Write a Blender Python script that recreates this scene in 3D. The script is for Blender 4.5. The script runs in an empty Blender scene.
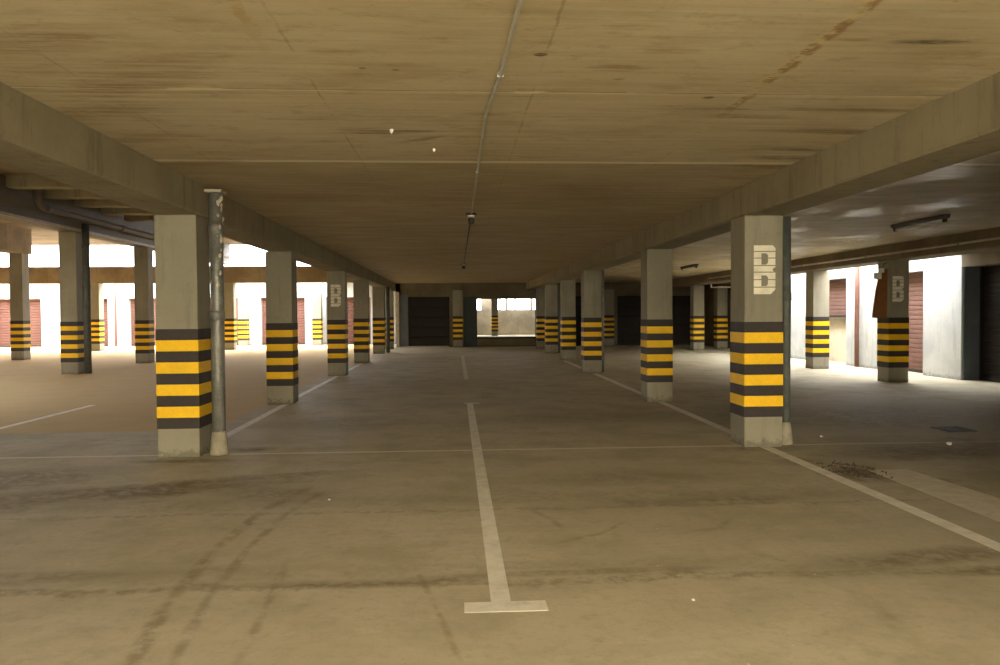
import bpy, bmesh, math, random
from mathutils import Vector, Matrix
random.seed(7)
SC = bpy.context.scene
COL = SC.collection

# ------------------------------------------------------------------ helpers
class MB:
    """collects shapes into one bmesh"""
    def __init__(s): s.bm = bmesh.new()
    def box(s, x0, x1, y0, y1, z0, z1, mi=0, bev=0.0, seg=1):
        b = bmesh.new()
        bmesh.ops.create_cube(b, size=1.0)
        bmesh.ops.scale(b, vec=(x1-x0, y1-y0, z1-z0), verts=b.verts)
        bmesh.ops.translate(b, vec=((x0+x1)/2, (y0+y1)/2, (z0+z1)/2), verts=b.verts)
        if bev > 0:
            bmesh.ops.bevel(b, geom=list(b.edges), offset=bev, segments=seg, affect='EDGES', profile=0.6)
        s._merge(b, mi); return s
    def _merge(s, b, mi=0, smooth=False):
        vm = {}
        for v in b.verts: vm[v] = s.bm.verts.new(v.co)
        for f in b.faces:
            try: nf = s.bm.faces.new([vm[v] for v in f.verts])
            except ValueError: continue
            nf.material_index = mi; nf.smooth = smooth
        b.free()
    def tube(s, pts, r, n=14, mi=0, cap=True, smooth=True):
        """round tube along a polyline; r a number or a list"""
        pts = [Vector(p) for p in pts]
        rs = r if isinstance(r, (list, tuple)) else [r]*len(pts)
        rings = []
        up0 = None
        for i, p in enumerate(pts):
            a = pts[max(i-1, 0)]; b = pts[min(i+1, len(pts)-1)]
            t = (b-a).normalized()
            if up0 is None:
                up0 = Vector((0, 0, 1)) if abs(t.z) < .9 else Vector((0, 1, 0))
            side = t.cross(up0).normalized(); up = side.cross(t).normalized(); up0 = up
            rings.append([s.bm.verts.new(p + rs[i]*(math.cos(2*math.pi*k/n)*side + math.sin(2*math.pi*k/n)*up)) for k in range(n)])
        for A, B in zip(rings, rings[1:]):
            for k in range(n):
                f = s.bm.faces.new([A[k], A[(k+1) % n], B[(k+1) % n], B[k]]); f.smooth = smooth; f.material_index = mi
        if cap:
            for R_ in (rings[0], rings[-1]):
                f = s.bm.faces.new(R_); f.material_index = mi
        return s
    def prism(s, poly, axis, a, b, mi=0):
        """extrude a 2D polygon along axis from a to b ('x': poly is (y,z); 'y': (x,z); 'z': (x,y))"""
        def P(p, t):
            return {'x': (t, p[0], p[1]), 'y': (p[0], t, p[1]), 'z': (p[0], p[1], t)}[axis]
        A = [s.bm.verts.new(P(p, a)) for p in poly]; B = [s.bm.verts.new(P(p, b)) for p in poly]
        n = len(poly)
        for k in range(n):
            f = s.bm.faces.new([A[k], A[(k+1) % n], B[(k+1) % n], B[k]]); f.material_index = mi
        for R_ in (A, B):
            f = s.bm.faces.new(R_); f.material_index = mi
        return s
    def mesh(s, name):
        bmesh.ops.recalc_face_normals(s.bm, faces=s.bm.faces)
        me = bpy.data.meshes.new(name); s.bm.to_mesh(me); s.bm.free()
        return me
    def build(s, name, mats, parent=None, loc=(0, 0, 0), **kw):
        return link(name, s.mesh(name), mats, parent, loc, **kw)

def link(name, me, mats=None, parent=None, loc=(0, 0, 0), rot=None, label=None, cat=None, group=None, kind=None):
    o = bpy.data.objects.new(name, me)
    COL.objects.link(o)
    if mats is not None and me is not None and len(me.materials) == 0:
        for m in (mats if isinstance(mats, (list, tuple)) else [mats]): me.materials.append(m)
    o.parent = parent; o.location = loc
    if rot: o.rotation_euler = rot
    if label: o['label'] = label
    if cat: o['category'] = cat
    if group: o['group'] = group
    if kind: o['kind'] = kind
    return o

def thing(name, label, cat, loc=(0, 0, 0), group=None, rot=None):
    return link(name, None, None, None, loc, rot, label, cat, group, 'thing')

def struct(name, mb, mats, parent=None, label=None):
    return mb.build(name, mats, parent, kind='structure', label=label)

# ------------------------------------------------------------------ shader helper
class NT:
    def __init__(s, name):
        s.m = bpy.data.materials.new(name); s.m.use_nodes = True
        s.t = s.m.node_tree; s.n = s.t.nodes; s.l = s.t.links
        s.bsdf = s.n['Principled BSDF']
        s.bsdf.inputs['Specular IOR Level'].default_value = 0.35
        s.pos = s.n.new('ShaderNodeNewGeometry').outputs['Position']
    def _in(s, sock, v):
        if hasattr(v, 'links') or isinstance(v, bpy.types.NodeSocket): s.l.new(v, sock)
        elif v is not None:
            try: sock.default_value = v
            except Exception: sock.default_value = (v[0], v[1], v[2], 1)
    def math(s, op, a, b=None, c=None, clamp=False):
        n = s.n.new('ShaderNodeMath'); n.operation = op; n.use_clamp = clamp
        s._in(n.inputs[0], a)
        if b is not None: s._in(n.inputs[1], b)
        if c is not None: s._in(n.inputs[2], c)
        return n.outputs[0]
    def mul(s, a, b): return s.math('MULTIPLY', a, b)
    def add(s, a, b): return s.math('ADD', a, b)
    def mx(s, a, b): return s.math('MAXIMUM', a, b)
    def mapping(s, v, loc=(0, 0, 0), rot=(0, 0, 0), scale=(1, 1, 1), typ='POINT'):
        n = s.n.new('ShaderNodeMapping'); n.vector_type = typ
        s._in(n.inputs['Vector'], v)
        n.inputs['Location'].default_value = loc; n.inputs['Rotation'].default_value = rot; n.inputs['Scale'].default_value = scale
        return n.outputs[0]
    def noise(s, scale=5, detail=4, rough=.55, vec=None, stretch=None, dist=0.0, off=(0, 0, 0)):
        v = s.pos if vec is None else vec
        if stretch or off != (0, 0, 0): v = s.mapping(v, loc=off, scale=stretch or (1, 1, 1))
        n = s.n.new('ShaderNodeTexNoise')
        s._in(n.inputs['Vector'], v)
        n.inputs['Scale'].default_value = scale; n.inputs['Detail'].default_value = detail
        n.inputs['Roughness'].default_value = rough; n.inputs['Distortion'].default_value = dist
        return n.outputs['Fac']
    def voro(s, scale, feature='F1', vec=None, out='Distance', rnd=1.0):
        n = s.n.new('ShaderNodeTexVoronoi'); n.feature = feature
        s._in(n.inputs['Vector'], s.pos if vec is None else vec)
        n.inputs['Scale'].default_value = scale; n.inputs['Randomness'].default_value = rnd
        return n.outputs[out]
    def ramp(s, f, lo, hi, a=0.0, b=1.0, smooth=True):
        n = s.n.new('ShaderNodeMapRange'); n.interpolation_type = 'SMOOTHSTEP' if smooth else 'LINEAR'
        s._in(n.inputs['Value'], f)
        for k, v in zip(('From Min', 'From Max', 'To Min', 'To Max'), (lo, hi, a, b)): n.inputs[k].default_value = v
        return n.outputs[0]
    def mix(s, f, a, b, blend='MIX'):
        n = s.n.new('ShaderNodeMix'); n.data_type = 'RGBA'; n.blend_type = blend
        s._in(n.inputs['Factor'], f); s._in(n.inputs['A'], a); s._in(n.inputs['B'], b)
        # colour sockets share names with float ones: pick by type
        for l in list(s.l):
            pass
        return n
    def cmix(s, f, a, b, blend='MIX'):
        n = s.n.new('ShaderNodeMix'); n.data_type = 'RGBA'; n.blend_type = blend
        s._in(n.inputs[0], f)
        for sock, v in ((n.inputs[6], a), (n.inputs[7], b)):
            if isinstance(v, bpy.types.NodeSocket): s.l.new(v, sock)
            else: sock.default_value = (v[0], v[1], v[2], 1)
        return n.outputs[2]
    def sep(s, v=None):
        n = s.n.new('ShaderNodeSeparateXYZ'); s._in(n.inputs[0], s.pos if v is None else v)
        return n.outputs
    def blob(s, c, r, rot=0, soft=0.5, wob=None):
        """soft elliptical patch of radius r around c on a horizontal face"""
        v = s.mapping(s.pos, loc=(c[0], c[1], c[2] if len(c) > 2 else 0), rot=(0, 0, math.radians(rot)), scale=(r[0], r[1], 4.0), typ='TEXTURE')
        n = s.n.new('ShaderNodeVectorMath'); n.operation = 'LENGTH'; s.l.new(v, n.inputs[0])
        d = n.outputs['Value']
        if wob is not None: d = s.add(d, wob)
        return s.ramp(d, 1.0-soft, 1.0+soft*.6, 1, 0)
    def line(s, coord, at, w, wob=None):
        d = s.math('ABSOLUTE', s.math('SUBTRACT', coord, at))
        if wob is not None: d = s.add(d, wob)
        return s.ramp(d, w*.4, w, 1, 0)
    def bump(s, h, strength=.3, dist=.01):
        n = s.n.new('ShaderNodeBump'); n.inputs['Strength'].default_value = strength; n.inputs['Distance'].default_value = dist
        s.l.new(h, n.inputs['Height']); s.l.new(n.outputs[0], s.bsdf.inputs['Normal'])
    def out(s, col, rough=.8):
        s._in(s.bsdf.inputs['Base Color'], col if isinstance(col, bpy.types.NodeSocket) else (col[0], col[1], col[2], 1))
        s._in(s.bsdf.inputs['Roughness'], rough)
        return s.m

def plain(name, col, rough=.7, var=.15, scale=6, metallic=0.0, stretch=None, bump=.1):
    t = NT(name)
    n = t.noise(scale, 5, .6, stretch=stretch)
    n2 = t.noise(scale*7, 3, .6, stretch=stretch, off=(3, 7, 1))
    f = t.add(t.mul(n, .65), t.mul(n2, .35))
    c = t.cmix(t.ramp(f, .3, .7), [x*(1-var) for x in col], [min(1, x*(1+var)) for x in col])
    t.bsdf.inputs['Metallic'].default_value = metallic
    if bump: t.bump(n2, bump, .004)
    return t.out(c, t.ramp(n, .3, .7, rough-.07, min(1, rough+.07)))

M = {}
# ---- floor
def mat_floor():
    t = NT('floor_concrete'); X, Y, Z = t.sep()
    big = t.noise(.35, 5, .6); med = t.noise(1.6, 6, .62, off=(9, 2, 0)); fine = t.noise(14, 5, .7); grit = t.noise(70, 2, .6)
    streak = t.noise(1.2, 5, .6, stretch=(.35, 2.2, 1), off=(4, 1, 0))
    c = t.cmix(t.ramp(big, .35, .68), (.46, .405, .285), (.56, .50, .365))
    c = t.cmix(t.mul(t.ramp(med, .42, .68), .6), c, (.35, .315, .205))
    c = t.cmix(t.mul(t.ramp(streak, .52, .75), .35), c, (.34, .29, .19))
    c = t.cmix(t.mul(t.ramp(fine, .46, .7), .38), c, (.36, .31, .21))
    c = t.cmix(t.mul(t.ramp(grit, .55, .75), .22), c, (.64, .57, .43))
    mott = t.noise(5.5, 6, .75, off=(2, 9, 0)); speck = t.noise(34, 3, .65)
    c = t.cmix(t.mul(t.ramp(mott, .52, .68), .40), c, (.34, .29, .185))
    c = t.cmix(t.mul(t.ramp(speck, .60, .72), .35), c, (.30, .25, .16))
    c = t.cmix(t.mul(t.ramp(mott, .42, .30), .35), c, (.64, .58, .44))
    # warm light of the left bay tinted into the floor colour
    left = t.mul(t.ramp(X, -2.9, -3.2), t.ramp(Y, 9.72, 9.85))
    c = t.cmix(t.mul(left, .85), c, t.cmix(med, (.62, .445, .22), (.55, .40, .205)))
    # slab joints across
    wob = t.math('MULTIPLY_ADD', t.noise(3, 3, .5), .02, -.01)
    wob2 = t.math('MULTIPLY_ADD', t.noise(1.1, 4, .6, off=(5, 5, 0)), .5, -.25)
    j = t.line(t.add(Y, t.mul(wob, .6)), 8.09, .045)
    c = t.cmix(t.mul(j, .9), c, (.74, .67, .52))
    # soft dark bands and wear across the bay
    def dark(mask, amt, col=(.20, .165, .10)):
        nonlocal c
        c = t.cmix(t.mul(t.mul(mask, brkf), amt), c, col)
    brkf = t.ramp(t.add(t.mul(fine, .5), t.mul(t.noise(5, 5, .7, off=(6, 6, 0)), .5)), .40, .58, .35, 1)
    wf = t.math('MULTIPLY_ADD', fine, 2.0, -1.0)
    wm = t.math('MULTIPLY_ADD', med, 2.6, -1.3)
    w2 = t.add(wf, wm)
    dark(t.ramp(t.add(t.math('ABSOLUTE', t.math('SUBTRACT', Y, 5.95)), t.mul(wm, .25)), .05, .28, 1, 0), .28)
    dark(t.mul(t.line(t.add(Y, t.mul(wm, .08)), 5.62, .05), t.ramp(fine, .35, .6)), .4)
    dark(t.mul(t.line(t.add(Y, t.mul(wm, .10)), 4.09, .07), t.ramp(fine, .3, .6)), .55)
    dark(t.ramp(t.add(t.math('ABSOLUTE', t.math('SUBTRACT', Y, 4.3)), t.mul(wm, .12)), .03, .22, 1, 0), .22)
    # dark patches by the left pillar and across the floor
    for ctr, r, rot, a in (((-3.1, 6.35), (1.0, .33), 8, .75), ((-2.2, 6.55), (.9, .22), 12, .75), ((-1.75, 6.9), (.75, .14), 14, .7),
                           ((-1.55, 6.3), (.55, .28), -20, .6), ((-3.9, 7.0), (.9, .5), 20, .6), ((-4.4, 6.0), (1.0, .55), 0, .6), ((-2.75, 7.75), (.5, .12), 0, .9), ((-2.25, 8.35), (.28, .16), 0, .95),
                           ((2.0, 5.75), (1.0, .16), 4, .55), ((1.5, 6.6), (.9, .3), 0, .35), ((2.75, 4.3), (.8, .14), 8, .7), ((3.1, 4.05), (.6, .07), 4, .75),
                           ((.55, 4.2), (.9, .06), 2, .5), ((-.6, 4.12), (.7, .06), -2, .55), ((-2.4, 4.35), (1.5, .10), 3, .4),
                           ((3.65, 6.6), (.33, .42), 25, 1.0), ((3.95, 6.25), (.25, .12), 0, .95), ((3.35, 7.15), (.3, .22), 0, .6), ((4.6, 7.5), (1.1, .35), 5, .75), ((4.9, 5.3), (.55, .9), -30, .8), ((5.6, 7.7), (1.4, .6), 0, .55),
                           ((5.9, 10.2), (2.6, 1.3), 0, .5), ((1.8, 10.5), (1.7, .6), 0, .4), ((-1.4, 10.3), (1.2, .7), 0, .35), ((3.3, 7.9), (.5, .14), 0, .6)):
        dark(t.blob(ctr, r, rot, .55, w2), a, (.17, .135, .08))
    # curved scuffs and tyre tracks
    def track(pts, w, a):
        for (x0, y0), (x1, y1) in zip(pts, pts[1:]):
            L = math.hypot(x1-x0, y1-y0)
            dark(t.mul(t.blob(((x0+x1)/2, (y0+y1)/2), (L*.62, w), math.degrees(math.atan2(y1-y0, x1-x0)), .6, wf), t.ramp(t.noise(9, 3, .6), .32, .55)), a, (.24, .185, .10))
    track([(-1.36, 3.2), (-1.46, 3.9), (-1.5, 4.8), (-1.44, 5.7), (-1.25, 6.4)], .05, .75)
    track([(-1.19, 3.2), (-1.28, 3.95), (-1.30, 4.8), (-1.25, 5.6), (-1.1, 6.3)], .035, .6)
    track([(-.92, 3.2), (-.95, 3.8), (-1.0, 4.5)], .03, .5)
    track([(.0, 3.2), (-.1, 3.7), (-.25, 4.4)], .02, .5)
    track([(.62, 4.75), (.95, 4.95), (1.15, 5.2)], .025, .5)
    track([(.7, 5.1), (.65, 5.35), (.55, 5.55)], .03, .45)
    track([(1.9, 5.2), (1.75, 5.0), (1.45, 4.9)], .03, .4)
    track([(2.0, 3.2), (2.05, 3.8), (1.75, 4.6)], .06, .3)
    # greenish damp patch to the right
    c = t.cmix(t.mul(t.blob((4.75, 6.35), (.5, .3), 0, .6, wf), .5), c, (.30, .31, .19))
    c = t.cmix(t.mul(t.blob((2.1, 4.1), (.4, .12), 0, .6, wf), .35), c, (.33, .30, .19))
    # pale scrapes and flecks
    v = t.voro(5.5); vr = t.noise(5.5, 0, .5, off=(20, 1, 0))
    c = t.cmix(t.mul(t.ramp(v, .03, .05, 1, 0), t.ramp(vr, .54, .58)), c, (.72, .66, .5))
    t.bump(t.add(t.mul(fine, .5), t.mul(grit, .5)), .25, .006)
    rough = t.ramp(t.add(t.mul(med, .6), t.mul(big, .4)), .3, .7, .60, .78)
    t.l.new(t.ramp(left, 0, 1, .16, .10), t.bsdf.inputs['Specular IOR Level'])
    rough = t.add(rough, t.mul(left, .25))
    return t.out(c, rough)
M['floor'] = mat_floor()

def mat_ceiling():
    t = NT('ceiling_concrete'); X, Y, Z = t.sep()
    big = t.noise(.5, 5, .6, off=(2, 3, 0)); med = t.noise(2.0, 6, .65, stretch=(.6, 1.5, 1)); fine = t.noise(11, 5, .7, stretch=(.5, 2, 1))
    grain = t.noise(3.2, 6, .7, stretch=(.16, 6, 1), off=(1, 6, 0))
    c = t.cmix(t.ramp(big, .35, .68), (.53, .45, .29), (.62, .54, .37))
    c = t.cmix(t.mul(t.ramp(grain, .45, .72), .45), c, (.42, .335, .20))
    c = t.cmix(t.mul(t.ramp(grain, .48, .30), .30), c, (.70, .62, .45))
    c = t.cmix(t.mul(t.ramp(med, .48, .70), .55), c, (.40, .305, .17))
    mott = t.noise(4.5, 6, .75, stretch=(.8, 1.6, 1), off=(7, 2, 0)); speck = t.noise(30, 3, .6, stretch=(.6, 1.4, 1))
    c = t.cmix(t.mul(t.ramp(mott, .53, .68), .45), c, (.33, .24, .125))
    c = t.cmix(t.mul(t.ramp(speck, .62, .72), .4), c, (.28, .19, .09))
    c = t.cmix(t.mul(t.ramp(mott, .42, .30), .35), c, (.70, .63, .46))
    wob = t.math('MULTIPLY_ADD', t.noise(6, 5, .7), .10, -.05)
    brk = t.ramp(t.noise(1.7, 4, .6, off=(8, 1, 0)), .38, .6)
    # formwork board seams: along the bay and across it
    for x in (-2.12, -.82, .48, 1.82):
        c = t.cmix(t.mul(t.mul(t.line(t.add(X, t.mul(wob, .4)), x, .012), brk), .45), c, (.24, .17, .08))
        c = t.cmix(t.mul(t.mul(t.line(t.add(X, wob), x+.02, .05), t.ramp(fine, .5, .65)), .4), c, (.62, .54, .36))
    # rusty seam, front right and front left
    rust = t.noise(6, 4, .65, off=(3, 3, 0))
    c = t.cmix(t.mul(t.mul(t.line(t.add(X, wob), 1.84, .045), t.ramp(rust, .38, .55)), t.mul(t.ramp(Y, 5.6, 4.4), .8)), c, (.27, .15, .045))
    c = t.cmix(t.mul(t.mul(t.line(t.add(X, wob), -.95, .04), t.ramp(rust, .40, .55)), t.mul(t.ramp(Y, 4.2, 3.4), .5)), c, (.40, .22, .05))
    c = t.cmix(t.mul(t.mul(t.line(t.add(X, t.mul(wob, .7)), 1.82, .03), t.ramp(fine, .46, .56)), t.mul(t.ramp(Y, 6.6, 6.0), .75)), c, (.66, .53, .27))
    for y, w, a in ((4.68, .018, 1.0), (9.5, .012, .5), (8.3, .012, .35), (12.4, .02, .5), (15.5, .02, .5)):
        c = t.cmix(t.mul(t.mul(t.line(t.add(Y, t.mul(wob, .4)), y, w), brk), a), c, (.74, .65, .42))
        c = t.cmix(t.mul(t.line(t.add(Y, t.mul(wob, .3)), y-.015, .01), .5), c, (.24, .17, .08))
    c = t.cmix(t.mul(t.mul(t.line(t.add(Y, wob), 4.68, .035), t.ramp(t.noise(2.6, 3, .5, off=(1, 9, 0)), .55, .62)), .9), c, (.80, .72, .48))
    # wide pale joint at the first slab edge, older board beyond it
    c = t.cmix(t.mul(t.line(t.add(Y, t.mul(wob, .4)), 6.82, .06), .95), c, (.80, .73, .55))
    c = t.cmix(t.mul(t.ramp(Y, 6.86, 6.9), t.mul(t.ramp(med, .3, .6), .6)), c, (.36, .275, .15))
    c = t.cmix(t.mul(t.ramp(Y, 6.86, 6.9), .22), c, (.40, .31, .17))
    wf = t.math('MULTIPLY_ADD', fine, 3.0, -1.5); wm = t.math('MULTIPLY_ADD', med, 2.4, -1.2)
    brkf = t.ramp(t.add(t.mul(fine, .5), t.mul(grain, .5)), .42, .58, .25, 1); w2 = t.add(wf, wm)
    def st(ctr, r, rot, a, col=(.19, .12, .05), soft=.6):
        nonlocal c
        c = t.cmix(t.mul(t.mul(t.blob((ctr[0], ctr[1], 2.8), r, rot, soft, w2), brkf), a), c, col)
    st((2.36, 3.74), (.26, .045), -4, 1.0, (.10, .07, .03))
    st((2.0, 3.72), (.12, .03), 0, .6)
    st((-.42, 5.72), (.30, .05), -8, .95, (.15, .10, .045))
    st((-.25, 5.95), (.22, .05), -35, .8, (.15, .10, .045))
    st((-.62, 5.70), (.18, .09), 10, .6)
    for p in ((2.95, 6.6), (3.0, 7.0), (2.85, 6.2), (2.9, 5.6)): st(p, (.45, .10), 8, .8, (.14, .085, .03))
    for p in ((2.9, 5.0), (3.0, 4.6), (2.5, 5.0), (2.0, 5.2), (1.6, 5.0), (2.6, 5.6)): st(p, (.40, .06), 5, .55)
    for p in ((-1.9, 4.6), (-2.3, 5.2), (-1.6, 4.2), (-2.4, 6.0), (-2.0, 3.9), (-2.35, 7.0)): st(p, (.5, .16), -25, .6, (.24, .13, .045))
    for p in ((-.6, 4.0), (-.3, 4.2), (-.55, 4.35), (.9, 4.2), (1.1, 3.9), (.85, 3.6), (1.3, 4.55), (-1.2, 3.6), (.2, 5.2)): st(p, (.14, .05), 0, .6, (.26, .14, .05))
    for p in ((-1.0, 8.0), (1.5, 8.2), (0.0, 8.8), (1.8, 9.0), (-1.7, 9.0)): st(p, (.8, .5), 0, .5, (.24, .15, .07))
    for p in ((-.5, 4.25), (-.32, 4.27), (.95, 4.4), (1.6, 4.75), (.45, 4.0)): st(p, (.035, .03), 0, .95, (.12, .06, .02), .3)
    for p in ((1.2, 5.4), (1.7, 5.7), (.75, 4.9)): st(p, (.30, .05), 3, .5, (.62, .54, .34))
    t.bump(t.add(t.mul(grain, .6), t.mul(fine, .4)), .35, .012)
    t.bsdf.inputs['Specular IOR Level'].default_value = .35
    patch = t.mul(t.ramp(t.noise(.9, 4, .6, stretch=(1, .6, 1), off=(3, 8, 0)), .47, .58), t.ramp(X, 3.5, 3.7))
    return t.out(c, t.add(t.ramp(grain, .3, .7, .50, .72), t.mul(patch, -.25)))
M['ceiling'] = mat_ceiling()

def mat_concrete(name, a, b, rough=.8, streak=True, dirt=.5, foot=True):
    t = NT(name); X, Y, Z = t.sep()
    big = t.noise(1.1, 5, .6); fine = t.noise(16, 5, .7); run = t.noise(5, 5, .65, stretch=(1.6, 1.6, .16), off=(4, 4, 2))
    c = t.cmix(t.ramp(big, .35, .68), a, b)
    dk = [x*.55 for x in a]
    if streak: c = t.cmix(t.mul(t.ramp(run, .5, .75), .45*dirt*2), c, dk)
    c = t.cmix(t.mul(t.ramp(fine, .52, .78), .3), c, dk)
    if foot: # splash and scuffing above the floor
        c = t.cmix(t.mul(t.ramp(t.add(Z, t.math('MULTIPLY_ADD', fine, .35, -.17)), .02, .10, 1, 0), .6), c, [x*.35 for x in a])
    t.bump(fine, .25, .006)
    return t.out(c, rough)
M['pillar'] = mat_concrete('pillar_plaster', (.25, .23, .17), (.305, .28, .21), .75)
M['beam'] = mat_concrete('beam_concrete', (.24, .205, .13), (.30, .26, .17), .8, dirt=.8, foot=False)
M['beam_dark'] = mat_concrete('edge_beam_concrete', (.16, .12, .075), (.23, .18, .11), .8, foot=False)
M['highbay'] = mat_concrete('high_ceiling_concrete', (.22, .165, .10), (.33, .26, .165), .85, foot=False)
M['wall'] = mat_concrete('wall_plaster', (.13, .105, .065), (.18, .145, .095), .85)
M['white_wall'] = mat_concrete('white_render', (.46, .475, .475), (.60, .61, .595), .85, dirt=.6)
M['white_wall_left'] = mat_concrete('bluish_white_render', (.42, .46, .50), (.52, .56, .60), .85, dirt=.35)
M['block_wall'] = mat_concrete('block_wall', (.22, .18, .12), (.32, .27, .19), .9)
M['blue_grey'] = plain('blue_grey_jamb', (.105, .12, .14), .6, .12)
M['teal'] = plain('dark_teal_paint', (.035, .05, .05), .6, .15)
M['stripe_black'] = plain('stripe_black_paint', (.035, .027, .024), .6, .25, 5)
M['stripe_yellow'] = plain('stripe_yellow_paint', (.86, .52, .008), .55, .10, 5)
M['line'] = None
M['galv'] = plain('galvanised_pipe', (.20, .20, .18), .5, .3, 8, .35)
M['pipe_dark'] = plain('dark_pipe_paint', (.085, .095, .085), .55, .25, 8)
M['pipe_brown'] = plain('dull_brown_pipe', (.13, .105, .08), .65, .25, 8)
M['rust_pipe'] = plain('brown_pipe_paint', (.16, .07, .05), .6, .2, 8)
M['conduit'] = plain('grey_conduit', (.50, .49, .43), .5, .15, 10)
M['grey_paint'] = plain('grey_green_beam_paint', (.16, .14, .10), .65, .25, 3, 0, (1, .3, 2))
M['pale_rim'] = plain('pale_rim', (.45, .40, .32), .6, .2)
M['brown_door'] = plain('brown_shutter_paint', (.165, .085, .065), .7, .2, 3)
M['red_door'] = plain('red_brown_shutter_paint', (.13, .06, .047), .7, .15, 3)
M['dark_door'] = plain('dark_brown_shutter', (.009, .006, .005), .6, .25, 3)
M['rail'] = plain('door_rail_metal', (.26, .26, .25), .5, .15, 8, .4)
M['cream'] = plain('cream_interior', (.66, .57, .43), .85, .12, 3)
M['white_plastic'] = plain('white_plastic', (.75, .74, .70), .45, .06, 10)
M['dark_plastic'] = plain('dark_plastic', (.03, .025, .02), .5, .2, 10)
M['fixture'] = plain('fixture_housing', (.10, .095, .08), .5, .2, 10)
M['orange_board'] = plain('orange_brown_board', (.24, .095, .03), .6, .22, 5)
M['iron'] = plain('cast_iron', (.04, .036, .03), .55, .3, 12, .5)
M['paper'] = plain('paper_white', (.85, .83, .78), .8, .05, 20)
M['mortar'] = plain('grout', (.30, .27, .20), .9, .25, 12)

def mat_line(name, col, wear=.45, amt=.75):
    t = NT(name); n = t.noise(7, 6, .7); n2 = t.noise(40, 3, .7)
    f = t.ramp(t.add(t.mul(n, .6), t.mul(n2, .4)), wear, wear+.16)
    c = t.cmix(t.ramp(n, .3, .7), col, [x*.8 for x in col])
    c = t.cmix(t.mul(f, amt), c, (.33, .28, .19))
    return t.out(c, .65)
M['line'] = mat_line('worn_white_paint', (.86, .82, .70), .55, .6)
M['line_faint'] = mat_line('very_worn_white_paint', (.56, .50, .37), .42, .8)
M['pale_strip'] = mat_line('pale_strip_tone', (.70, .64, .50), .62, .35)
M['stencil'] = mat_line('stencil_white_paint', (.88, .83, .69), .58, .25)

# ------------------------------------------------------------------ setting
FL = struct('floor', MB().box(-45, 35, -30, 75, -.3, 0), M['floor'], label='stained concrete car park floor')
# painted markings and the pale strip are children of the floor
def paint(name, rects, mat, label):
    mb = MB()
    for x0, x1, y0, y1 in rects: mb.box(x0, x1, y0, y1, 0.0005, .0018)
    return mb.build(name, mat, FL, label=label, kind='structure')
paint('bay_divider_marking', [(.165, .265, 3.80, 12.3), (.03, .44, 3.67, 3.80), (.13, .37, 12.3, 12.42)], M['line'], 'white T-ended bay line down the middle of the floor')
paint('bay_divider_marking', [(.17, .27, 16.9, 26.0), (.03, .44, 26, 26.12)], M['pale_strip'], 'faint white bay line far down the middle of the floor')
paint('parking_line', [(3.25, 3.37, 1.0, 7.99), (3.25, 3.37, 8.43, 12.2)], M['line'], 'long white line along the right pillars')
paint('parking_line', [(3.25, 3.37, 12.7, 18.1), (3.25, 3.37, 18.6, 23.2)], M['line'], 'white line between the farther right pillars')
paint('parking_line', [(-2.83, -2.72, 8.6, 12.55)], M['line'], 'white line between the first two left pillars')
paint('parking_line', [(-2.86, -2.76, 13.0, 18.2), (-2.86, -2.76, 18.7, 22.9)], M['line'], 'white line between the farther left pillars')
paint('parking_line', [(-5.98, -5.88, 5.2, 12.8)], M['line'], 'faint white line on the far left of the floor')
mb = MB(); mb.prism([(3.74, 6.74), (4.12, 6.75), (4.18, 5.5), (4.2, 3.2), (3.68, 3.2), (3.71, 5.0)], 'z', .0005, .0014)  # lighter strip laid over the floor beyond the right line
mb.build('pale_floor_strip', M['pale_strip'], FL, label='broad pale strip on the floor beyond the right line', kind='structure')

# ceilings
mb = MB(); mb.box(-3.05, 9.35, -4.0, 33.5, 2.8, 3.1)
CEIL = struct('ceiling', mb, M['ceiling'], label='low concrete ceiling with formwork marks')
mb = MB(); mb.box(-30, -3.05, -4.0, 11.3, 4.42, 4.7); mb.box(-30, -3.05, 13.6, 33.0, 4.42, 4.7); mb.box(-11.4, -3.05, 11.3, 13.6, 4.42, 4.7)  # unseen gap left in the roof, added to light the left bay
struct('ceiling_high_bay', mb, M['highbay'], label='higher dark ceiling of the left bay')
mb = MB(); mb.box(9.35, 17, -4.0, 15.45, 2.72, 3.1); mb.box(9.35, 17, 25.0, 33.5, 2.72, 3.1)
struct('ceiling_right', mb, M['ceiling'], label='ceiling over the right edge')
# longitudinal beams
def beam(x0, x1, z0, z1, y0, y1, mat, label, name='ceiling_beam'):
    m = MB(); m.box(x0, x1, y0, y1, z0, z1, 0, .02)
    return m.build(name, mat, None, label=label, cat='beam', kind='thing', group={'ceiling_beam': 'long ceiling beams'}.get(name))
beam(-3.05, -2.6, 2.48, 4.45, -4.0, 33.4, M['beam'], 'long concrete ceiling beam over the left row of pillars')
beam(3.08, 3.53, 2.48, 2.82, -4.0, 33.4, M['beam'], 'long concrete ceiling beam over the right row of pillars')
beam(8.78, 9.37, 2.48, 2.82, -4.0, 33.4, M['beam_dark'], 'dark concrete edge beam before the white garages on the right')
b = beam(-9.9, -9.42, 3.57, 4.45, -4.0, 32.6, M['grey_paint'], 'grey painted beam high over the far left pillars, pale lower rim')
MB().box(-9.425, -9.385, -4.0, 32.6, 3.572, 3.64).build('rim', M['pale_rim'], b, label='pale lower rim')
beam(-14.95, -14.4, 3.57, 4.45, 8, 26.95, M['highbay'], 'brown concrete beam at the outermost left pillars')
RIBN = ('nearest one in view', 'second one in view', 'third one in view', 'fourth one in view', 'farthest one')
for i, y in enumerate((16.45, 17.85, 19.25, 20.7, 22.1)):
    beam(-9.3, -3.05, 4.14, 4.43, y, y+.3, M['beam'], 'concrete ceiling rib across the high left bay, ' + RIBN[i], 'ceiling_rib')
ribs = [o for o in COL.objects if o.name.startswith('ceiling_rib')]
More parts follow.
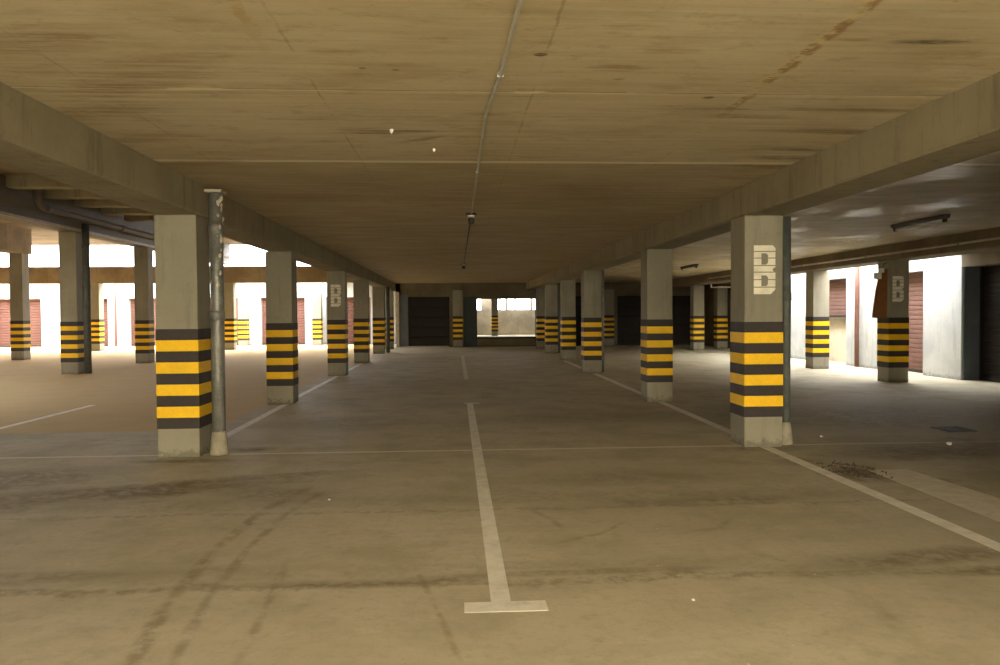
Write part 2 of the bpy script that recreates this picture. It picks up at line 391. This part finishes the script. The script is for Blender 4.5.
for o in ribs: o['group'] = 'ribs across the high left ceiling'
beam(-30, -3.05, 2.82, 3.52, 32.7, 33.15, M['highbay'], 'brown concrete cross beam below the bright slot at the left rear', 'spandrel_beam')

# rear wall of the middle bays, with its opening and dark doors
Y0 = 33.5; mb = MB()
mb.box(-2.62, 12.5, Y0, Y0+.3, 2.2, 2.8)                         # header
for x0, x1 in ((-2.62, -2.08), (-.28, .36), (3.52, 4.1), (6.3, 7.15), (9.3, 9.6)): mb.box(x0, x1, Y0, Y0+.3, 0, 2.2)
mb.box(.93, 3.52, Y0, Y0+.3, 2.1, 2.2); mb.box(.93, 3.52, Y0, Y0+.3, 0, .40); mb.box(11.7, 12.5, Y0, Y0+.3, 0, 2.2)
struct('wall_back', mb, M['wall'], label='dim rear wall with dark doors and one opening')
struct('trim_1', MB().box(.36, .93, Y0-.03, Y0+.28, 0, 2.2, 0, .01), M['teal'], label='dark teal panel beside the rear opening')
struct('trim_2', MB().box(-2.60, -2.46, Y0-.12, Y0, 0, 2.42).box(-2.60, -.3, Y0-.14, Y0-.02, 0, .055), M['pale_rim'], label='pale post and kerb at the rear door')
struct('trim_3', MB().box(-2.44, -2.08, Y0-.06, Y0, 0, 2.3), M['blue_grey'], label='grey jamb of the rear door')
mb = MB(); mb.box(.90, 3.55, Y0-.05, Y0+.33, .36, .42, 0, .01)
struct('window_1', mb, M['dark_door'], label='dark sill of the rear opening')

def roller_door(idx, x0, x1, y, z0, z1, mat, axis='y', slat=.11, face=-1, label=None, depth=.018):
    """roller shutter: ribbed curtain, two guide rails, bottom bar. axis 'y': faces -y at y; axis 'x': faces -x at x=y, spans y x0..x1"""
    root = link('door_%d' % idx, None, None, None, (0, 0, 0), label=label, kind='structure')
    prof = []; z = z0; k = 0
    n = max(3, int(round((z1-z0)/slat))); s = (z1-z0)/n
    for i in range(n):
        zz = z0+i*s
        prof += [(0, zz), (-depth*.8, zz+s*.12), (-depth, zz+s*.5), (-depth*.8, zz+s*.88)]
    prof.append((0, z1))
    prof = [(y+p, q) for p, q in prof] + [(y+.03, z1), (y+.03, z0)]
    m = MB(); m.prism(prof, 'x' if axis == 'y' else 'y', x0, x1)
    m.build('shutter', mat, root, kind='structure')
    m = MB()
    def bx(a0, a1, b0, b1, c0, c1):
        if axis == 'y': m.box(a0, a1, b0, b1, c0, c1)
        else: m.box(b0, b1, a0, a1, c0, c1)
    bx(x0-.01, x0+.05, y-.06, y+.02, 0, z1); m.build('guide_rail', M['rail'] if mat is not M['dark_door'] else M['dark_door'], root, kind='structure')
    m = MB(); bx(x1-.05, x1+.01, y-.06, y+.02, 0, z1); m.build('guide_rail', M['rail'] if mat is not M['dark_door'] else M['dark_door'], root, kind='structure')
    m = MB(); bx(x0+.05, x1-.05, y-.035, y+.02, z0, z0+.07); m.build('bottom_bar', M['dark_plastic'], root, kind='structure')
    return root
nd = 1
def door(*a, **k):
    global nd
    r = roller_door(nd, *a, **k); nd += 1; return r
door(-2.08, -.28, Y0+.12, .0, 2.2, M['dark_door'], slat=.45, label='dark roller door at the left of the rear wall')
door(4.1, 6.3, Y0+.2, .0, 2.2, M['dark_door'], slat=.45, label='dark rear door behind the farthest right pillars')
door(7.15, 9.3, Y0+.2, .0, 2.2, M['dark_door'], slat=.45, label='dark rear door right of centre, behind the third right pillar')
door(9.6, 11.7, Y0+.2, .0, 2.2, M['dark_door'], slat=.45, label='dark rear door in the far right corner')

# place beyond the rear opening
mb = MB(); mb.box(-2.6, 13, 52, 52.3, 0, 1.72); mb.box(-2.6, 13, 52, 52.3, 2.45, 3.2)
for x, w_ in ((-1.2, .2), (1.25, .1), (1.75, .95), (2.95, .12), (3.4, .14), (4.0, .10), (5.1, .16), (7.5, .16)): mb.box(x, x+w_, 52, 52.3, 1.7, 2.5)
struct('wall_beyond', mb, M['block_wall'], label='beige block wall seen through the rear opening')
struct('ceiling_beyond', MB().box(-2.6, 13, 33.8, 51.2, 2.8, 3.1), M['highbay'], label='roof beyond the rear opening')
struct('wall_beyond_side', MB().box(12.5, 12.8, 33.5, 52.3, 0, 3.1), M['block_wall'], label='side wall beyond the rear opening')

# garages along the right
XW = 10.5; mb = MB()
piers = [(-4.0, 10.6), (15.3, 16.6), (18.5, 20.0), (22.3, 23.4), (25.8, 27.3)]
doors = [(16.6, 18.5), (20.0, 22.3), (23.4, 25.8)]
for a, b_ in piers[1:]: mb.box(XW, XW+.45, a, b_, 0, 2.36)
mb.box(XW, XW+.45, 15.3, 27.3, 2.36, 3.0)
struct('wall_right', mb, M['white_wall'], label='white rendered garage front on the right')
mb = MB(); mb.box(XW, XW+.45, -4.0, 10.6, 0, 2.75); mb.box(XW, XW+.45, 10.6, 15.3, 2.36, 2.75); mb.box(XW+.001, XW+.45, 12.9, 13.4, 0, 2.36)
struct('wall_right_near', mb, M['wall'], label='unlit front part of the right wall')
mb = MB(); mb.box(XW+.03, XW+.46, 15.26, 15.298, 0, 2.36)  # thin blue-grey panel over the side of the pier
struct('trim_4', mb, M['blue_grey'], label='blue grey jamb of the nearest right garage')
struct('wall_far_right', MB().box(9.37, 11.0, 27.3, 27.5, 2.5, 2.8).box(10.9, 11.2, 27.5, 33.5, 0, 2.8), M['wall'], label='dim wall past the last garage')
mb = MB()
mb.box(14.0, 14.2, -4.0, 28, 0, 3.0); mb.box(XW+.45, 14.2, -4.0, 28, 2.72, 3.0)
mb.box(XW+.58, XW+.66, 19.6, 22.7, 0, 2.5)
for y in (15.4, 19.2, 23.0): mb.box(XW+.46, 14, y, y+.15, 0, 2.72)
struct('wall_garage_inside', mb, M['cream'], label='pale inside of the right garages')
door(13.4, 15.26, XW+.43, 0, 2.36, M['dark_door'], axis='x', slat=.12, label='dark roller door of the nearest right garage')
door(10.6, 12.9, XW+.43, 0, 2.36, M['dark_door'], axis='x', slat=.12, label='dark roller door near the right edge')
door(16.6, 18.5, XW+.38, 0, 2.36, M['brown_door'], axis='x', label='brown roller door behind the hung-board pillar')
door(20.0, 22.3, XW+.38, 1.28, 2.36, M['brown_door'], axis='x', label='half-raised brown roller door on the right')
door(23.4, 25.8, XW+.38, 0, 2.36, M['brown_door'], axis='x', label='farthest brown roller door of the right row')

# garages at the left rear, across an open strip
YW = 37.6; mb = MB()
ds = [-28.0, -24.95, -21.9+.0, -18.8, -15.7, -12.6, -9.47, -6.3]
prev = -32.0
for d in ds:
    mb.box(prev, d, YW, YW+.4, 0, 2.3); prev = d+2.15
mb.box(prev, -2.65, YW, YW+.4, 0, 2.3); mb.box(-32, -2.65, YW, YW+.4, 2.3, 3.1); 
struct('wall_back_left', mb, M['white_wall_left'], label='white garage front at the left rear')
names = ['outermost left', 'second leftmost', 'third leftmost', 'left of the far left pillar', 'right of the far left pillar', 'behind the near left pillar', 'behind the second left pillar', 'beside the rear corner']
for d, s_ in zip(ds, names):
    door(d, d+2.15, YW+.25, 0, 2.3, M['red_door'], slat=.13, label='red-brown roller door at the left rear, ' + s_, depth=.03)
struct('wall_garage_roof', MB().box(-32, -2.65, YW+.4, YW+4, 2.6, 3.1), M['white_wall'])
struct('ceiling_corner', MB().box(-5.7, -2.62, 33.16, 37.55, 3.1, 3.3), M['highbay'], label='roof over the strip by the rear corner')
struct('wall_corner', MB().box(-2.62, -2.4, Y0, 52.3, 0, 3.1), M['wall'])
# far left end, out of view
struct('wall_left', MB().box(-30.3, -30, -4.0, 38, 0, 4.7), M['wall'])
struct('wall_left_near', MB().box(-30, -3.05, -4.3, -4.0, 0, 4.7), M['wall'])
struct('wall_light_block', MB().box(3.56, 3.76, -4.0, 3.2, 0, 2.8), M['wall'])  # unseen wall added to keep entrance daylight out of the right bay
struct('wall_light_block_rear', MB().box(3.5, 14.2, -4.3, -4.0, 0, 3.0), M['wall'])  # unseen rear closure, added to darken the right bay

# ------------------------------------------------------------------ pillars
W = .42
def shaft_mesh(h):
    m = MB(); m.box(-W/2, W/2, 0, W, 0, h, 0, .012, 2); me = m.mesh('shaft'); me.materials.append(M['pillar']); return me
def band_mesh():
    m = MB(); e = .0025; n = 9; s = 1.02/n
    for i in range(n):
        m.box(-W/2-e, W/2+e, -e, W+e, i*s, (i+1)*s, i % 2, .0)
    # slightly rounded vertical edges
    me = m.mesh('warning_stripes'); me.materials.append(M['stripe_black']); me.materials.append(M['stripe_yellow']); return me
def letter_mesh():
    """blocky stencil B, 0..w wide, 0..h tall, facing -y, with thin gaps between courses"""
    w, h = .235, .52; m = MB()
    gaps = [.075, .155, .235, .305, .385, .455]
    def outer(z):                       # right edge
        zz = z if z < .27 else h-z+.02  # two bowls
        top = .255
        if zz < .05: return w-.05+zz
        if z > .235 and z < .285: return w-.012-abs(.025-abs(z-.26))*.9
        return w
    def counter(z):
        for a, b in ((.085, .20), (.315, .435)):
            if a < z < b:
                k = min(z-a, b-z); r_ = .155 if k > .02 else .135+k
                return (.082, r_)
        return None
    N = 104; dz = h/N
    for i in range(N):
        z0 = i*dz; z = z0+dz/2
        if any(abs(z-g) < .0045 for g in gaps): continue
        c = counter(z); segs = [(0, outer(z))] if not c else [(0, c[0]), (c[1], outer(z))]
        for a, b in segs: m.box(a, b, -.002, 0, z0, z0+dz)
    me = m.mesh('letter'); me.materials.append(M['stencil']); return me
S_MID = shaft_mesh(2.82)
S_LOW, S_HIGH, BAND, LET = shaft_mesh(2.479), shaft_mesh(3.569), band_mesh(), letter_mesh()
def pillar(xc, y, label, zb=.31, high=False, letter=None, group=None):
    p = thing('striped_pillar', label, 'pillar', (xc, y, 0), group)
    link('shaft', S_MID if high == 2 else S_HIGH if high else S_LOW, None, p)
    link('warning_stripes', BAND, None, p, (0, 0, zb), label='black and yellow warning stripes')
    if letter is not None:
        link('letter', LET, None, p, (letter, -.001, 1.64), label='white stencilled letter B')
    return p
PL = [(-2.84, 7.95, 'large striped pillar left of the centre bay line, nearest of its row', .295),
      (-2.86, 12.55, 'striped pillar second in the left row, no letter, pale side', .30),
      (-2.82, 18.2, 'striped pillar with white letter B in the left row', .31),
      (-2.84, 23.0, 'striped pillar just behind the lettered one in the left row', .31),
      (-2.86, 28.4, 'striped pillar fifth in the left row, dim', .31),
      (-2.84, 32.2, 'last striped pillar of the left row, by the rear door', .31)]
for i, (x, y, l, zb) in enumerate(PL): pillar(x, y, l, zb, letter=(-.12 if i == 2 else None), group='striped pillars of the left row')
PR = [(3.285, 7.98, 'large striped pillar with a big white letter B, nearest on the right', .325),
      (3.30, 12.2, 'striped pillar second in the right row, no letter', .32),
      (3.27, 18.1, 'striped pillar third in the right row, pipe on its right', .32),
      (3.47, 23.3, 'striped pillar fourth in the right row', .32),
      (3.45, 27.3, 'dim striped pillar fifth in the right row, beside a pipe', .32),
      (3.54, 31.2, 'last striped pillar of the right row, at the rear opening edge', .32)]
for i, (x, y, l, zb) in enumerate(PR): pillar(x, y, l, zb, letter=(-.11 if i == 0 else None), group='striped pillars of the right row')
for i, (x, y, l) in enumerate([(8.98, 15.0, 'dark striped pillar on the right with a board hung on it'),
                  (9.2, 18.75, 'striped pillar on the right before the half-raised brown shutter'),
                  (9.1, 23.8, 'striped pillar hidden behind the big lettered pillar'),
                  (9.28, 28.7, 'far striped pillar standing before the dark right corner'),
                  (10.52, 29.6, 'dimmest far striped pillar, left of the big lettered pillar')]):
    if i != 2: pillar(x, y, l, .30, letter=(-.14 if i == 0 else None), group='striped pillars of the far right row')
for x, y, l in [(-9.68, 19.7, 'tall striped pillar far left with a dark pipe on its side'),
                (-9.62, 24.0, 'tall striped pillar just left of the nearest left pillar'),
                (-9.54, 32.72, 'shaded tall striped pillar right of the nearest left pipe'),
                (-14.66, 26.4, 'leftmost tall striped pillar, standing against the light'),
                (-15.05, 32.72, 'thin sliver of striped pillar behind the far left pipe')]:
    pillar(x, y, l, .30, high=(2 if y > 30 else True), group='striped pillars of the far left rows')
for x, l in [(-10.18, 'sunlit striped pillar against the garage front, right of a shaded one'), (-6.68, 'sunlit striped pillar against the garage front, left of the lettered left pillar')]:
    pillar(x, 37.1, l, .25, group='sunlit striped pillars by the garages')
pillar(.08, 33.05, 'striped pillar in the middle of the rear wall', .33)
pillar(6.7, 33.05, 'very dim striped pillar on the rear wall, right of the third right pillar', .33)
pillar(2.55, 50.0, 'striped pillar seen through the rear opening', .30)

# ------------------------------------------------------------------ pipes
def downpipe(x, y, r, h, mat, label, collar=True, kn=(), flange=True):
    p = thing('downpipe', label, 'pipe', (x, y, 0), 'downpipes')
    m = MB(); m.tube([(0, 0, .01), (0, 0, h*.33), (0.004, 0, h*.66), (0, 0, h)], r, 18); m.build('pipe', mat, p)
    for z in kn: MB().tube([(0, 0, z-.05), (0, 0, z-.045), (0, 0, z+.045), (0, 0, z+.05)], [r, r+.009, r+.009, r], 18).build('coupling', mat, p)
    if collar:
        m = MB(); m.tube([(0, 0, 0), (0, 0, .05), (0, 0, .15), (0, 0, .24)], [r+.032, r+.024, r+.014, r+.002], 16); m.build('concrete_collar', M['mortar'], p)
    if flange:
        m = MB(); m.box(-.085, .085, -.10, .10, h-.03, h, 0, .006); m.build('flange', M['pale_rim'], p)
    return p
downpipe(-2.485, 8.12, .068, 2.75, M['galv'], 'fat grey downpipe beside the nearest left pillar', kn=(1.45, 2.35))
# flaking sealant down the top of that pipe
dp = [o for o in COL.objects if o.name == 'downpipe'][0]
m = MB()
for i in range(26):
    z = 2.68-random.random()**1.4*.95; a = random.uniform(-1.2, .4); rr = .066
    c = Vector((rr*math.cos(a), rr*math.sin(a), z)); s_ = random.uniform(.008, .022)
    b_ = bmesh.new(); bmesh.ops.create_icosphere(b_, subdivisions=1, radius=s_)
    bmesh.ops.scale(b_, vec=(1, 1, random.uniform(1.2, 2.6)), verts=b_.verts); bmesh.ops.translate(b_, vec=c, verts=b_.verts); m._merge(b_)
m.build('sealant_lumps', M['pale_rim'], dp, label='pale lumps of sealant', kind='stuff')
downpipe(3.615, 8.18, .05, 2.49, M['pipe_dark'], 'dark grey-green pipe on the right side of the lettered right pillar', kn=(1.62,), flange=False)
downpipe(3.54, 18.25, .03, 2.49, M['galv'], 'thin grey pipe beside the third right pillar', collar=False, flange=False)
downpipe(3.73, 27.5, .035, 2.49, M['pipe_dark'], 'dark pipe beside the fifth right pillar', collar=False, flange=False)
downpipe(-2.56, 28.95, .075, 2.49, M['pipe_dark'], 'dark pipe beside the fifth left pillar', collar=False, flange=False)
downpipe(-9.30, 19.85, .085, 3.78, M['pipe_dark'], 'tall dark pipe beside the far left pillar', collar=False, flange=False, kn=(2.2, 3.2))
downpipe(10.42, 19.3, .055, 2.95, M['rust_pipe'], 'red-brown downpipe on the white garage front', collar=False, flange=False)
downpipe(-16.25, 37.5, .05, 3.05, M['rust_pipe'], 'thin brown pipe on the left rear garage front', collar=False, flange=False)
# drain pipe slung along the far left beam
p = thing('drain_pipe', 'grey drain pipe slung along the high far left beam', 'pipe', (-9.2, 17.5, 0))
m = MB(); m.tube([(0, 0, 4.40), (0, 0, 4.05), (0, .04, 3.96), (0, .12, 3.91), (0, .25, 3.89), (0, 8, 3.86), (0, 14, 3.83)], .075, 16); m.build('pipe', M['pipe_brown'], p)
for y in (.35, 4.2, 8.2): MB().tube([(0, y-.09, 3.885-.004*y), (0, y-.08, 3.885-.004*y), (0, y+.08, 3.885-.004*y), (0, y+.09, 3.885-.004*y)], [.075, .09, .09, .075], 16).build('coupling', M['pipe_brown'], p)
# conduit along the right edge beam
p = thing('edge_conduit', 'thin pale conduit along the right edge beam', 'conduit', (8.74, 9.0, 2.62))
MB().tube([(0, 0, 0), (0, 6, -.01), (0, 17, 0)], .022, 10).build('tube', M['pale_rim'], p)
m = MB()
for y in (.8, 3.8, 6.8, 9.8, 12.8, 15.8): MB().box(-.03, .04, y-.015, y+.015, -.03, .03).build('clip', M['galv'], p)

# ceiling conduit and lamp holders
p = thing('ceiling_conduit', 'thin grey conduit running along the ceiling to the lamp holder', 'conduit', (.24, 2.0, 2.785))
MB().tube([(.05, 0, 0), (.045, 1.3, -.002), (.02, 2.3, 0), (-.03, 3.1, -.003), (-.025, 5.0, 0), (-.02, 8.20, 0)], .012, 8).build('tube', M['conduit'], p)
for y, x in ((2.3, .02), (5.2, -.025)):
    MB().box(x-.019, x+.019, y-.010, y+.010, -.013, .015, 0, .002).build('clip', M['conduit'], p)
p = thing('ceiling_conduit', 'thin dark conduit between the two ceiling lamp holders', 'conduit', (.22, 10.45, 2.786))
MB().tube([(0, 0, 0), (.0, 5, 0), (.0, 10, 0)], .010, 8).build('tube', M['pipe_dark'], p)
def lamp_holder(x, y, label, s=1.0):
    p = thing('lamp_holder', label, 'lamp', (x, y, 2.8), 'bare lamp holders on the ceiling')
    m = MB(); m.tube([(0, 0, 0), (0, 0, -.02*s), (0, 0, -.035*s)], [.10*s, .10*s, .075*s], 20); m.build('base', M['dark_plastic'], p)
    m = MB(); m.tube([(0, 0, -.035*s), (0, 0, -.06*s), (0, 0, -.075*s)], [.065*s, .06*s, .045*s], 20); m.build('collar', M['white_plastic'], p)
    m = MB(); m.tube([(0, 0, -.075*s), (0, 0, -.10*s), (0, 0, -.17*s), (0, 0, -.185*s)], [.045*s, .055*s, .055*s, .04*s], 20); m.build('socket', M['dark_plastic'], p)
lamp_holder(.215, 10.3, 'bare lamp holder hanging from the ceiling at the conduit end', .75)
lamp_holder(.22, 20.5, 'small far lamp holder on the dim ceiling', .75)

def strip_light(x, y, L, label, z=2.8):
    p = thing('strip_light', label, 'lamp', (x, y, z), 'strip lights on the right ceiling')
    MB().prism([(-.05, 0), (.05, 0), (.05, -.035), (.03, -.06), (-.03, -.06), (-.05, -.035)], 'y', 0, L).build('housing', M['fixture'], p)
    m = MB(); m.tube([(0, .06, -.085), (0, L-.06, -.085)], .018, 12); m.build('tube', M['white_plastic'], p)
    for y_ in (.03, L-.07):
        MB().box(-.028, .028, y_, y_+.04, -.11, -.055, 0, .006).build('lamp_cap', M['dark_plastic'], p)
strip_light(6.85, 10.3, 1.3, 'dead strip light on the right ceiling, nearer the camera')
strip_light(6.7, 20.9, 1.4, 'far dark strip light on the right ceiling')
# pale bar standing in for a lit skylight edge, far right
p = thing('lit_edge_bar', 'thin white L-shaped bar in place of a lit skylight edge, high in the dark right corner', 'light stand-in', (10.15, 28.8, 2.39))
MB().box(-.38, .42, -.02, .02, 0, .045, 0, .004).build('bar', M['white_plastic'], p)
MB().box(-.38, -.335, -.02, .02, .045, .26, 0, .004).build('upright', M['white_plastic'], p)
MB().box(-.1, .1, 0, .4, .02, .06, 0, .004).build('arm', M['white_plastic'], p)

# board hung on the side of the right pillar
p = thing('hung_board', 'orange-brown board hung askew on the side of a dark right pillar', 'board', (8.60, 15.02, 1.3))
m = MB(); m.prism([(-.17, .02), (.13, .0), (.14, 1.02), (-.02, .93), (-.10, .58)], 'y', -.015, .015); m.build('panel', M['orange_board'], p)
m = MB(); m.box(-.16, .0, -.05, -.016, .80, .93, 0, .01); m.box(-.06, .06, -.04, -.016, .93, 1.02, 0, .01); m.build('white_clip', M['white_plastic'], p)
m = MB(); m.tube([(.02, 0, .98), (.06, 0, 1.10), (.165, .01, 1.14)], .012, 8); m.build('hook', M['galv'], p)

# floor odds and ends
p = thing('drain_cover', 'dark iron drain cover in the right floor', 'drain cover', (6.05, 8.95, 0))
p.scale = (.75, .75, 1)
m = MB(); m.box(-.24, .24, -.24, -.20, .001, .012); m.box(-.24, .24, .20, .24, .001, .012); m.box(-.24, -.20, -.2, .2, .001, .012); m.box(.20, .24, -.2, .2, .001, .012)
m.build('frame', M['iron'], p)
m = MB(); m.box(-.2, .2, -.2, .2, .0005, .004)
for k in range(7): m.box(-.2, .2, -.18+k*.055, -.155+k*.055, .004, .010)
m.build('grate', M['iron'], p)
def scrap(x, y, s, label):
    m = MB(); b_ = bmesh.new(); bmesh.ops.create_icosphere(b_, subdivisions=2, radius=s)
    for v in b_.verts: v.co *= random.uniform(.65, 1.15); v.co.z *= .55
    zmin = min(v.co.z for v in b_.verts)
    bmesh.ops.translate(b_, vec=(0, 0, -zmin), verts=b_.verts); m._merge(b_)
    m.build('paper_scrap', M['paper'], None, (x, y, 0), label=label, cat='litter', group='white scraps on the floor')
scrap(5.31, 7.92, .035, 'crumpled white scrap on the dark right floor')
scrap(1.18, 3.74, .010, 'tiny white scrap on the front floor, right of the bay line')
scrap(4.2, 8.55, .018, 'small white scrap behind the lettered right pillar')
scrap(-1.0, 6.0, .012, 'tiny white scrap between the left pillar and the bay line')
# plaster nubs on ceiling
def nub(x, y, s, label):
    m = MB(); m.tube([(0, 0, 0), (0.004, 0, -s*.7), (0, .003, -s*1.6), (.003, 0, -s*2.4)], [s*.9, s*1.0, s*.7, s*.25], 12)
    m.build('plaster_nub', M['paper'], CEIL, (x, y, 2.8), label=label, kind='structure')
nub(-.46, 5.63, .014, 'pale plaster lump hanging at the dark ceiling stain')
nub(-.17, 6.28, .012, 'smaller pale plaster lump on the ceiling, nearer the conduit')
# rubble in the dark patch beside the right line
m = MB()
for i in range(160):
    a = random.uniform(0, 6.28); q = random.random()**.6
    b_ = bmesh.new(); s_ = random.uniform(.004, .013); bmesh.ops.create_icosphere(b_, subdivisions=1, radius=s_)
    for v in b_.verts: v.co *= random.uniform(.7, 1.2)
    bmesh.ops.translate(b_, vec=(3.62+.24*q*math.cos(a)-.15*q*math.sin(a)*.3, 6.75+.42*q*math.sin(a), s_*.5), verts=b_.verts); m._merge(b_)
m.build('gravel_patch', plain('dark_gravel', (.07, .055, .035), .9, .4, 30), None, label='dark gritty dirt beside the right white line', cat='dirt', kind='stuff')

# ------------------------------------------------------------------ light
SKY_LOW, SKY_HIGH, GLOW = 1.6, 1.0, 1.3
w = bpy.data.worlds.new('sky'); SC.world = w; w.use_nodes = True
nt = w.node_tree; bg = nt.nodes['Background']
tc = nt.nodes.new('ShaderNodeTexCoord'); sp = nt.nodes.new('ShaderNodeSeparateXYZ'); nt.links.new(tc.outputs['Generated'], sp.inputs[0])
def wm(op, a, b, clamp=False):
    n = nt.nodes.new('ShaderNodeMath'); n.operation = op; n.use_clamp = clamp
    for k, v in enumerate((a, b)):
        if isinstance(v, bpy.types.NodeSocket): nt.links.new(v, n.inputs[k])
        else: n.inputs[k].default_value = v
    return n.outputs[0]
Yd, Zd = sp.outputs['Y'], sp.outputs['Z']
# hazy warm horizon on the entrance side, white overcast elsewhere, brighter overhead
warm = wm('MULTIPLY', wm('MULTIPLY', Yd, -1.6, True), wm('SUBTRACT', 1.35, wm('MULTIPLY', Zd, 2.2), True), True)
mx = nt.nodes.new('ShaderNodeMix'); mx.data_type = 'RGBA'; nt.links.new(warm, mx.inputs[0])
mx.inputs[6].default_value = (.97, .985, 1.0, 1); mx.inputs[7].default_value = (1.0, .87, .62, 1)
nt.links.new(mx.outputs[2], bg.inputs['Color'])
nt.links.new(wm('ADD', wm('ADD', SKY_LOW, wm('MULTIPLY', warm, GLOW)), wm('MULTIPLY', wm('MAXIMUM', Zd, 0.0), SKY_HIGH)), bg.inputs['Strength'])

# ------------------------------------------------------------------ camera
cam = bpy.data.cameras.new('camera'); co = bpy.data.objects.new('camera', cam); COL.objects.link(co)
r = Vector((0.99831114, -0.05772903, -0.00649798)); u = Vector((0.0079086, 0.0242404, 0.99967488)); f = Vector((0.05755274, 0.99803796, -0.02465602))
co.matrix_world = Matrix(((r.x, u.x, -f.x, 0), (r.y, u.y, -f.y, 0), (r.z, u.z, -f.z, 1.45), (0, 0, 0, 1)))
cam.sensor_width = 36; cam.lens = 763/1000*36; cam.clip_start = .05; cam.clip_end = 300
SC.camera = co
SC.view_settings.view_transform = 'Standard'; SC.view_settings.look = 'None'; SC.view_settings.gamma = 1; SC.view_settings.use_curve_mapping = False
SC.view_settings.exposure = 3.2
SC.cycles.max_bounces = 12; SC.cycles.diffuse_bounces = 8; SC.cycles.glossy_bounces = 4; SC.cycles.sample_clamp_indirect = 8
